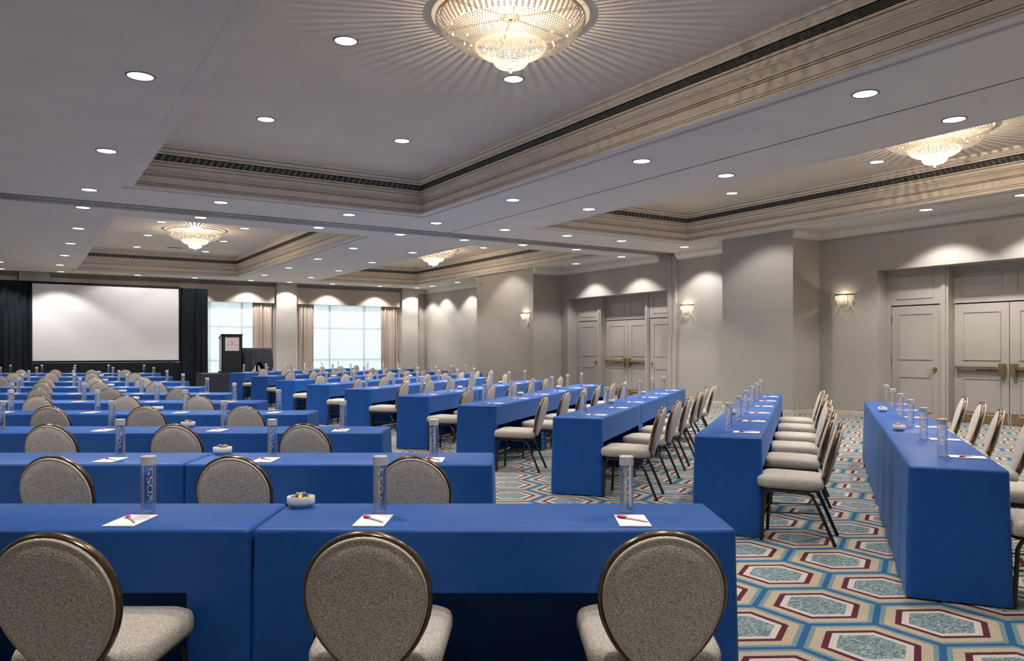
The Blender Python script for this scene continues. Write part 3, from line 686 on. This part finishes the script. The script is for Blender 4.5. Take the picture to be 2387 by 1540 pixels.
# left block: rows square to the camera
F_BACK = [3.41, 5.08, 6.81, 8.62, 10.35, 12.15, 14.2, 16.5, 19.4, 22.2]
E_R = [0.835, -0.115, -1.05, -2.13, -3.22, -4.27, -5.5, -6.8, -8.4, -9.95]
for k in range(10):
    row = 'left block %s row from camera' % ORD[k]; rz = -YAW; seatn = 0
    for j in range(4):
        rc = E_R[k]-LHL-j*(2*LHL+0.012); fc = F_BACK[k]-WH
        if (rc+LHL)*F_PX/fc+CX_PX < -20: break
        wx, wy = cw(rc, fc); T = Matrix.Translation((wx, wy, 0)) @ Matrix.Rotation(rz, 4, 'Z')
        inst(TPL[j % 2], (wx, wy, 0), rz, 'blue-draped banquet table, %s, %s from aisle' % (row, ORD[j]), 'tables of the left block')
        dxc = (0.04, 0.04, 0.04) if k < 1 else ((0.0, 0.04, 0.045) if k == 1 else (-0.10, -0.06, -0.13))
        for (xb, xc) in (((0.53, 0.49), (-0.47, -0.42)) if j == 0 else ((0.40, 0.45), (-0.53, -0.45))):
            xc += dxc[1] if (j == 0 and xc > 0) else (dxc[0] if j == 0 else dxc[2])
            seat_set(T, rz, xb, xc, row, '%s seat from aisle' % ORD[seatn], rnd.uniform(-0.05, 0.05) if k else rnd.uniform(-0.02, 0.02), rnd.uniform(-0.03, 0.03) if k else 0, 'left', k < 7); seatn += 1
        if j in (0, 2):
            b = T @ Vector((-LHL+0.07, 0.16, TH+0.001))
            if in_view(b.x, b.y, TH, 0):
                wh = '%s, %s seam' % (row, 'nearer' if j == 0 else 'farther')
                inst(BW, b, rz+0.25, 'white candy bowl, ' + row + (', beside the aisle table' if j == 0 else ', far from the aisle'), 'candy bowls')
                place_candies(b.x, b.y, b.z, rz, 14 if k < 3 else (9 if k < 6 else 4), 'left block %s row, %s bowl' % (ORD[k], ORD[0 if j == 0 else 1]), k*3+j)
# right block: rows angled
RB = [(2.28, 4.50, 22.0), (1.42, 6.10, 20.4), (0.40, 7.76, 20.0), (-0.665, 9.45, 18.7), (-1.66, 11.3, 18.4), (-2.85, 13.3, 18.8), (-3.94, 15.0, 19.0), (-5.10, 16.9, 19.0), (-6.50, 19.5, 19.0), (-8.05, 22.3, 19.0)]
for k, (r0, f0, th) in enumerate(RB):
    a = math.radians(th); dx = (math.sin(a), math.cos(a)); pr = (math.cos(a), -math.sin(a)); rz = PI/2-a-YAW; seatn = 0
    row = 'right block %s row from camera' % ORD[k]
    for j in range(4 if 6 <= k <= 8 else 3):
        al = LHR+j*(2*LHR+0.012)
        rc, fc = r0+dx[0]*al+pr[0]*WH, f0+dx[1]*al+pr[1]*WH
        wx, wy = cw(rc, fc); T = Matrix.Translation((wx, wy, 0)) @ Matrix.Rotation(rz, 4, 'Z')
        inst(TPR[min(j, 2)], (wx, wy, 0), rz, 'blue-draped banquet table, %s, %s from aisle' % (row, ORD[j]), 'tables of the right block')
        for (xb, xc) in (((-0.50, -0.73), (0.52, 0.38)) if k == 0 else ((-0.66, -0.86), (0.36, 0.16))):
            seat_set(T, rz, xb, xc, row, '%s seat from aisle' % ORD[seatn], rnd.uniform(-0.08, 0.08), rnd.uniform(-0.05, 0.05), 'right', k < 7); seatn += 1
        if j < 2:
            b = T @ Vector((LHR+(0.12 if j == 0 else 0.2), 0.14, TH+0.001))
            if in_view(b.x, b.y, TH, 0):
                inst(BW, b, rz+0.2, 'white candy bowl, %s, %s bowl from aisle' % (row, ORD[j]), 'candy bowls')
                place_candies(b.x, b.y, b.z, rz, 14 if k < 2 else (9 if k < 4 else 4), 'right block %s row, %s bowl' % (ORD[k], ORD[j]), k*3+j+40)

# ------------------------------------------------------------------ screen, drapes, platform
YS = 29.0; SX0, SX1, SZ0, SZ1 = 0.405, 4.72, 1.064, 3.52
sc = thing('projection_screen', 'large white projection screen framed by black drapes', 'screen', ((SX0+SX1)/2, YS, 0)); w = (SX1-SX0)/2
mb = MB(); mb.box((-w, 0, SZ0), (w, 0.012, SZ1)); mb.obj('screen_surface', MT['screen'], sc)
mb = MB()
for (a, b) in (((-w-0.05, -0.012, SZ1), (w+0.05, 0.03, SZ1+0.07)), ((-w-0.05, -0.012, SZ0-0.06), (w+0.05, 0.03, SZ0)), ((-w-0.05, -0.012, SZ0), (-w, 0.03, SZ1)), ((w, -0.012, SZ0), (w+0.05, 0.03, SZ1))): mb.box(a, b)
mb.obj('screen_border', MT['drape'], sc)
for s in (-1, 1):
    mb = MB(); mb.box((s*(w-0.3)-0.03, 0.05, 0), (s*(w-0.3)+0.03, 0.09, SZ1)); mb.box((s*(w-0.3)-0.04, 0.04, 0), (s*(w-0.3)+0.04, 0.55, 0.03)); mb.obj('stand', MT['leg'], sc)
curtain('stage_drape', MT['drape'], -1.2, SX0-0.02, YS-0.01, 0.02, SZ1+0.07, 0.18, 0.045, 'black pleated drape left of the projection screen', 'drape', 'black drapes', 7)
curtain('stage_drape', MT['drape'], SX1+0.02, 5.68, YS-0.01, 0.02, SZ1+0.03, 0.16, 0.045, 'black pleated drape right of the projection screen', 'drape', 'black drapes', 8)
curtain('stage_drape', MT['drape'], SX0-0.02, SX1+0.02, YS-0.09, 0.02, SZ0-0.07, 0.2, 0.02, 'black drape hanging below the projection screen', 'drape', 'black drapes', 9)
ST = (5.17, 26.95, 8.1, 28.3, 0.63)
pt = thing('stage_platform', 'low stage with dark pleated skirt under the lectern', 'stage', (ST[0], ST[1], 0))
lx, ly = ST[2]-ST[0], ST[3]-ST[1]
mb = MB(); mb.box((0, 0, ST[4]-0.08), (lx, ly, ST[4])); mb.obj('deck', MT['platform'], pt)
for xx in (0.15, lx/2, lx-0.15):
    for yy in (0.15, ly-0.15):
        mb = MB(); mb.tube([(xx, yy, 0), (xx, yy, ST[4]-0.08)], 0.025, 8); mb.obj('leg', MT['leg'], pt)
def pleat(name, pts, z0, z1, m, parent, pitch=0.07, amp=0.016):
    mb = MB(); vs = []; fs = []; P = []
    for i in range(len(pts)-1):
        a, b = Vector(pts[i]), Vector(pts[i+1]); ln = (b-a).length; n = max(4, int(ln/pitch*6)); t = (b-a)/ln; nn = Vector((t.y, -t.x))
        for k in range(n): q = a+t*(ln*k/n)+nn*amp*math.sin(2*PI*(ln*k/n)/pitch); P.append(q)
    P.append(Vector(pts[-1])); n = len(P)
    for z in (z1, (z0+z1)/2, z0): vs += [(p.x, p.y, z) for p in P]
    for j in range(2):
        for i in range(n-1): fs.append((j*n+i, j*n+i+1, (j+1)*n+i+1, (j+1)*n+i))
    mb.add(vs, fs); return mb.obj(name, m, parent, True, False, 80)
pleat('skirt', [(-0.02, ly), (-0.02, -0.02), (lx+0.02, -0.02), (lx+0.02, ly)], 0.01, ST[4]-0.02, MT['skirt'], pt)
# lectern
lt = thing('lectern', 'black lectern with pale sign standing on the stage', 'lectern', (6.12, 27.32, ST[4]), 0.0)
mb = MB(); mb.box((-0.33, 0, 0.06), (0.33, 0.03, 1.29)); mb.obj('front_panel', MT['lectern'], lt)
for s in (-1, 1):
    mb = MB(); mb.add([(s*0.33, 0.0, 0.06), (s*0.33, 0.0, 1.285), (s*0.33, 0.42, 1.17), (s*0.33, 0.42, 0.06), (s*0.305, 0.0, 0.06), (s*0.305, 0.0, 1.285), (s*0.305, 0.42, 1.17), (s*0.305, 0.42, 0.06)],
                      [(0,1,2,3),(7,6,5,4),(0,4,5,1),(1,5,6,2),(2,6,7,3),(3,7,4,0)]); mb.obj('side_panel', MT['acrylic'], lt)
mb = MB(); mb.add([(-0.35, -0.02, 1.29), (0.35, -0.02, 1.29), (0.35, 0.44, 1.165), (-0.35, 0.44, 1.165), (-0.35, -0.02, 1.315), (0.35, -0.02, 1.315), (0.35, 0.44, 1.19), (-0.35, 0.44, 1.19)], [(0,3,2,1),(4,5,6,7),(0,1,5,4),(1,2,6,5),(2,3,7,6),(3,0,4,7)]); mb.obj('reading_top', MT['lectern'], lt)
mb = MB(); mb.box((-0.36, -0.03, 0), (0.36, 0.45, 0.06)); mb.obj('plinth', MT['lectern'], lt)
mb = MB(); mb.box((-0.225, -0.014, 0.75), (0.225, 0, 1.20)); sg_ = mb.obj('sign', MT['sign'], lt)
vs, fs = text_mesh('CROWNE PLAZA', 1.0, 0.0); x0 = min(v.x for v in vs); x1 = max(v.x for v in vs); mb = MB()
s = 0.37/(x1-x0); mb.add([((v.x-(x0+x1)/2)*s, -0.0155, 0.935+v.y*s*1.15) for v in vs], fs)
for q in (-1, 0, 1):   # looping emblem over the words
    mb.tube([(q*0.026+0.020*math.cos(t_)*(1-0.2*abs(q)), -0.016, 1.03+0.019*math.sin(t_)) for t_ in [2*PI*i/16 for i in range(16)]], 0.0035, 5, 0, True)
for q in (-1, 1): mb.box((q*0.075-0.013, -0.0155, 1.026), (q*0.075+0.013, -0.0145, 1.032))
mb.obj('sign_lettering', MT['signink'], sg_, merge=False)
# round skirted table
rt = thing('round_table', 'round table under navy swagged cloth on the stage', 'table', (7.02, 27.62, ST[4]))
mb = MB(); vs = []; n = 96; fs = []
rt.scale = (1, 1, 1.13)
mb.lathe([(0, 0.745), (0.50, 0.745), (0.505, 0.735), (0.505, 0.715), (0, 0.715)], 48); mb.obj('tabletop', MT['board'], rt, True)
mb = MB(); rs = []
for (r_, z_) in ((0.02, 0.752), (0.50, 0.752), (0.512, 0.745)): rs.append([(r_*math.cos(2*PI*k/n), r_*math.sin(2*PI*k/n), z_) for k in range(n)])
for j in range(1, 9):
    t = j/8; R_ = []
    for k in range(n):
        a = 2*PI*k/n; sw = (1-math.cos(4*a+0.4))/2
        bot = 0.03+0.30*max(0, 1-sw*1.6); z_ = 0.745+(bot-0.745)*t
        r_ = 0.512+t*(0.02+0.028*math.sin(14*a)+0.012*math.sin(23*a))
        R_.append((r_*math.cos(a), r_*math.sin(a), z_))
    rs.append(R_)
mb.rings(rs, 0, True, False); mb.obj('cloth', MT['skirt'], rt, True, True, 80)
mb = MB(); mb.tube([(0, 0, 0.02), (0, 0, 0.715)], 0.035, 12); mb.lathe([(0, 0), (0.28, 0), (0.28, 0.02), (0.03, 0.04)], 24); mb.obj('pedestal', MT['leg'], rt)

# ------------------------------------------------------------------ downlights
def make_downlight(R):
    t = thing('recessed_downlight', '', 'ceiling light')
    mb = MB(); mb.lathe([(R*0.86, 0.0), (R*0.86, -0.006), (R*0.95, -0.010), (R, -0.006), (R, 0.0)], 28); mb.obj('trim_ring', MT['trimring'], t, True)
    mb = MB(); mb.lathe([(0.0001, -0.003), (R*0.87, -0.003), (R*0.87, 0.0), (0.0001, 0.0)], 28); mb.obj('lens', MT['lens'], t, True)
    return t
DL = make_downlight(0.135)
lampdata = bpy.data.lights.new('downlight_lamp', 'SPOT'); lampdata.energy = SPOT_W; lampdata.color = SPOT_COL
lampdata.spot_size = math.radians(112); lampdata.spot_blend = 0.35; lampdata.shadow_soft_size = 0.07
def place_dl(x, y, z, label, group='recessed ceiling downlights'):
    o = inst(DL, (x, y, z), 0, label, group)
    l = bpy.data.objects.new('lamp', lampdata); COL.objects.link(l); l.parent = o; l.location = (0, 0, -0.02)
COLS = [(1.0, 'left of the left coffers'), (7.35, 'just left of the black ceiling seam'), (9.03, 'just right of the black ceiling seam')]
rows_n = [-2.0, 1.4, 4.85, 8.25, 11.6]; rows_f = [19.35, 22.2, 25.1, 28.0]  # the row behind the camera is unseen, added to brighten chair backs
for cx, nm in COLS:
    for i, y in enumerate(rows_n): place_dl(cx, y, ZC, 'near soffit downlight %s, %s from camera' % (nm, ORD[i]))
    for i, y in enumerate(rows_f): place_dl(cx+(0.12 if cx < 2 else 0.02), y, ZC, 'far soffit downlight %s, %s beyond track' % (nm, ORD[i]))
for i, x in enumerate([1.0, 3.07, 5.46, 7.35, 9.03, 10.71, 12.34, 14.42]): place_dl(x, 14.57, ZC, 'white downlight before the partition track, %s from left' % ORD[i])
for i, x in enumerate([1.03, 3.08, 5.48, 7.38, 9.05, 10.72, 12.4]): place_dl(x, 16.45+(0.05 if False else 0), ZC-0.0, 'white downlight just beyond the partition track, %s from left' % ORD[i])
for i, y in enumerate([3.2, 6.60, 8.27]): place_dl(14.42, y, ZC, 'white downlight washing the near door bay wall, %s from camera' % ORD[i])
for i, y in enumerate([17.07, 19.2]): place_dl(14.45, y, ZC, 'white downlight washing the far door bay wall, %s from camera' % ORD[i])
for i, y in enumerate([27.0, 29.2]): place_dl(14.55, y, ZC, 'white downlight washing the far corner wall, %s from camera' % ORD[i])
for i, x in enumerate([1.25, 3.6, 5.5, 7.5, 8.98, 10.7, 12.75, 14.42]): place_dl(x, 30.42, ZC, 'white downlight along the back windows, %s from left' % ORD[i])
for i, (x, y) in enumerate([(-0.45, 28.0), (-0.45, 30.4), (-0.5, 8.2), (-0.5, 14.5), (-0.5, 19.3), (-0.5, 24.5), (-2.4, 4.8), (-2.4, 11.5), (-2.4, 22)]): place_dl(x, y, ZC, 'white leftmost soffit downlight, %s of the mostly unseen added ones' % ORD[i])  # most are out of view, put in for the light they add
CD = [(0, [(806, 95), (1197, 184), (620, 278), (937, 328)]), (1, [(2044, 377), (1706, 450)]), (2, [(377, 517), (345, 548), (319, 575), (571, 532), (521, 562), (479, 586)]), (3, [(1127, 577), (960, 589)])]
for ci, pts in CD:
    for i, (u, v) in enumerate(pts):
        x, y = px_at_z(u, v, ZK)
        if ci == 1 and i == 0: pass
        place_dl(x, y, ZK, 'white downlight inside the %s, %s one' % (CNAMES[ci], ORD[i]))
for i, (x, y) in enumerate([(3.07, 3.0), (5.25, 3.0), (10.6, 3.2), (12.9, 3.2), (10.6, 8.4), (10.6, 11.7)]):
    place_dl(x, y, ZK, 'white downlight inside a near coffer, %s from left and camera' % ORD[i])
mb = MB(); mb.box((-0.22, -0.12, -0.006), (0.22, 0.12, 0.0))
x, y = px_at_z(407, 577, ZK); vv = thing('ceiling_vent', 'small grey ceiling vent in the far left coffer', 'vent', (x, y, ZK)); mb.obj('vent_plate', MT['track'], vv)
for k in range(5):
    mb = MB(); mb.box((-0.19, -0.09+k*0.042, -0.009), (0.19, -0.075+k*0.042, -0.006)); mb.obj('louvre', MT['grille'], vv)

# ------------------------------------------------------------------ chandeliers
def bead_tier(mb, prof, rows, pitch, w=0.6, h=0.78, fixed=0):
    """prof polyline (r,z) top->bottom, covered by rows of little prisms"""
    L_ = [0]
    for i in range(1, len(prof)): L_.append(L_[-1]+math.hypot(prof[i][0]-prof[i-1][0], prof[i][1]-prof[i-1][1]))
    tot = L_[-1]
    def at(s):
        for i in range(1, len(prof)):
            if s <= L_[i] or i == len(prof)-1:
                t = (s-L_[i-1])/(L_[i]-L_[i-1]); a, b = prof[i-1], prof[i]
                return (a[0]+(b[0]-a[0])*t, a[1]+(b[1]-a[1])*t)
    for q in range(rows):
        s0 = tot*q/rows; s1 = s0+tot/rows*h
        (r0, z0), (r1, z1) = at(s0), at(s1); n = fixed or max(10, int(2*PI*max(r0, r1)/pitch))
        tx, tz = r1-r0, z1-z0; ln = math.hypot(tx, tz); nx, nz = -tz/ln, tx/ln   # outward normal (down/out)
        if nx*1 < 0 and nz > 0: nx, nz = -nx, -nz
        th = pitch*0.28
        for k in range(n):
            a = 2*PI*(k+(0 if fixed else 0.5*(q % 2)))/n; hw = PI/n*w
            def P(r, z, aa): return (r*math.cos(aa), r*math.sin(aa), z)
            # triangular prism: two back corners, one ridge outward
            mb.add([P(r0, z0, a-hw), P(r0, z0, a+hw), P(r0+nx*th, z0+nz*th, a), P(r1, z1, a-hw), P(r1, z1, a+hw), P(r1+nx*th, z1+nz*th, a)],
                   [(0, 3, 5, 2), (2, 5, 4, 1), (0, 1, 4, 3), (0, 2, 1), (3, 4, 5)])
CH_LIGHT = bpy.data.lights.new('chandelier_lamp', 'POINT'); CH_LIGHT.energy = CHAND_W; CH_LIGHT.color = CHAND_COL; CH_LIGHT.shadow_soft_size = 0.012
def make_chandelier():
    t = thing('crystal_chandelier', '', 'chandelier'); Z = -0.02   # rim just below the pan
    mb = MB(); mb.lathe([(0.74, Z), (0.755, Z), (0.757, Z-0.012), (0.755, Z-0.022), (0.74, Z-0.022), (0.74, Z)], 96); mb.lathe([(0.0, 0), (0.10, 0), (0.10, -0.015), (0.02, -0.03)], 24)
    for k in range(6):
        a = 2*PI*k/6; mb.tube([(0.09*math.cos(a), 0.09*math.sin(a), -0.012), (0.745*math.cos(a), 0.745*math.sin(a), Z-0.01)], 0.006, 6)
    mb.obj('rim_ring', MT['brass'], t, True)
    mb = MB(); mb.lathe([(0.0001, -0.001), (0.70, -0.001), (0.70, -0.005), (0.0001, -0.005)], 64); mb.obj('antiglare_plate', MT['antiglare'], t)  # added disc, darker than the pan, to tame the lamp's glare there
    mb = MB(); bead_tier(mb, [(0.75, Z-0.024), (0.745, Z-0.06), (0.705, Z-0.13), (0.66, Z-0.19)], 10, 0.03, 0.47, 0.78, 76); o = mb.obj('upper_crystal_bowl', MT['rimcrystal'], t, merge=False); o['kind'] = 'stuff'
    mb = MB(); bead_tier(mb, [(0.658, Z-0.193), (0.634, Z-0.213), (0.556, Z-0.272), (0.46, Z-0.305), (0.36, Z-0.325)], 13, 0.028); o = mb.obj('lower_rim_crystals', MT['crystal'], t, merge=False); o['kind'] = 'stuff'
    mb = MB(); bead_tier(mb, [(0.35, Z-0.325), (0.355, Z-0.345), (0.34, Z-0.385), (0.29, Z-0.425), (0.22, Z-0.45), (0.18, Z-0.455)], 9, 0.022); o = mb.obj('middle_crystal_bowl', MT['crystal'], t, merge=False); o['kind'] = 'stuff'
    mb = MB(); bead_tier(mb, [(0.172, Z-0.455), (0.178, Z-0.48), (0.172, Z-0.525), (0.14, Z-0.565), (0.08, Z-0.59), (0.02, Z-0.60)], 8, 0.017); o = mb.obj('lower_crystal_bowl', MT['crystal'], t, merge=False); o['kind'] = 'stuff'
    mb = MB(); mb.tube([(0, 0, Z-0.6), (0, 0, Z-0.615)], 0.005, 6); mb.lathe([(0.001, -0.022), (0.014, -0.012), (0.022, 0), (0.014, 0.012), (0.001, 0.02)], 8, 0, (0, 0, Z-0.635)); mb.obj('finial', MT['crystal'], t)
    bl = MB(); bl.lathe([(0.001, -0.012), (0.006, -0.010), (0.0085, -0.004), (0.008, 0.003), (0.004, 0.010), (0.003, 0.016), (0.001, 0.016)], 8); bm_ = bl.mesh('bulb', MT['bulb'], True)
    for (rr, zz, n, ph) in ((0.60, Z-0.13, 14, 0.1), (0.44, Z-0.235, 10, 0.3), (0.26, Z-0.37, 7, 0.2), (0.11, Z-0.50, 4, 0.5)):
        for k in range(n):
            a = 2*PI*(k+ph)/n; o = link('bulb', bm_, t); o.location = (rr*math.cos(a), rr*math.sin(a), zz)
    t.scale = (1, 1, 0.84)
    return t
CHD = make_chandelier()
for i, (x, y, nm) in enumerate([(4.2, 6.67, 'largest crystal chandelier, overhead in the near coffer'), (11.85, 6.66, 'crystal chandelier in the right coffer by the door bay'),
                                (4.22, 23.3, 'crystal chandelier in the far left coffer before the screen'), (11.85, 23.7, 'small-looking crystal chandelier in the far right coffer')]):
    o = inst(CHD, (x, y, ZK), 0.1, nm, 'crystal chandeliers')
    for (lx_, ly_, lz_, e) in ((0, 0, -0.29, 1.0), (0, 0, -0.43, 0.05)):
        if e == 1.0: d = CH_LIGHT
        else:
            nm2 = 'chandelier_lamp_%d' % int(e*100); d = bpy.data.lights.get(nm2)
            if d is None: d = CH_LIGHT.copy(); d.name = nm2; d.energy = CHAND_W*e
        l = bpy.data.objects.new('lamp', d); COL.objects.link(l); l.parent = o; l.location = (lx_, ly_, lz_)

# ------------------------------------------------------------------ wall sconces (on walls facing -X)
def make_sconce():
    t = thing('wall_sconce', '', 'sconce')
    def half(wd, dp): return [(0, wd), (-dp*0.55, wd*0.92), (-dp, wd*0.5), (-dp, -wd*0.5), (-dp*0.55, -wd*0.92), (0, -wd)]
    mb = MB(); q = half(0.215, 0.16); 
    mb.add([(x*k_, y*k_, z_) for (k_, z_) in ((1, 0), (1, 0.026), (0.94, 0.026), (0.94, 0)) for x, y in q], [(r_*6+i_, r_*6+i_+1, ((r_+1) % 4)*6+i_+1, ((r_+1) % 4)*6+i_) for r_ in range(4) for i_ in range(5)]); mb.obj('top_band', MT['plate'], t)
    mb = MB(); mb.box((-0.012, -0.07, -0.20), (0, 0.07, 0.02)); mb.obj('backplate', MT['brass'], t)
    for (wd, dp, z0, z1) in ((0.205, 0.15, -0.005, -0.105), (0.165, 0.12, -0.108, -0.195), (0.11, 0.085, -0.198, -0.275)):
        mb = MB(); P = half(wd, dp); seg = []
        for i in range(len(P)-1):
            a, b = Vector(P[i]), Vector(P[i+1]); n = max(1, int((b-a).length/0.026))
            for k in range(n): seg.append((a+(b-a)*((k+0.5)/n), (b-a).normalized(), (b-a).length/n))
        for c_, t_, ln in seg:
            nn = Vector((-t_.y, t_.x)); nn = nn if nn.x < 0 or abs(nn.y) > 0.5 else -nn; hw = ln*0.42
            a = c_-t_*hw; b = c_+t_*hw; r_ = c_+nn*0.008
            mb.add([(a.x, a.y, z0), (b.x, b.y, z0), (r_.x, r_.y, z0), (a.x, a.y, z1), (b.x, b.y, z1), (r_.x, r_.y, z1-0.006)], [(0, 3, 5, 2), (2, 5, 4, 1), (0, 1, 4, 3), (0, 2, 1), (3, 4, 5)])
        o = mb.obj('crystal_tier', MT['sconcecrystal'], t, merge=False); o['kind'] = 'stuff'
    bl = MB(); bl.lathe([(0.001, -0.015), (0.006, -0.010), (0.007, 0.0), (0.003, 0.010), (0.001, 0.011)], 8); bm_ = bl.mesh('bulb', MT['bulb'], True)
    for y in (-0.08, 0.08):
        o = link('bulb', bm_, t); o.location = (-0.06, y, -0.07)
    return t
SCN = make_sconce()
SL = bpy.data.lights.new('sconce_lamp', 'POINT'); SL.energy = SCONCE_W; SL.color = (1.0, 0.84, 0.62); SL.shadow_soft_size = 0.012
for (x, y, lab) in ((XW, 10.50, 'lit crystal wall sconce beside the near door bay'), (XW, 15.22, 'lit crystal wall sconce beside the partition jamb'), (P2[0], 21.40, 'lit crystal wall sconce on the far pilaster')):
    o = inst(SCN, (x, y, 2.60), 0, lab, 'crystal wall sconces')
    for (zz, e) in ((-0.05, 1),):
        l = bpy.data.objects.new('lamp', SL); COL.objects.link(l); l.parent = o; l.location = (-0.07, 0, zz)

# prototypes never placed are removed
for pr_ in TPL+TPR+[CH, BT, PD, PN, BW, DL, CHD, SCN]:
    if id(pr_) not in used:
        for c in list(pr_.children): bpy.data.objects.remove(c)
        bpy.data.objects.remove(pr_)
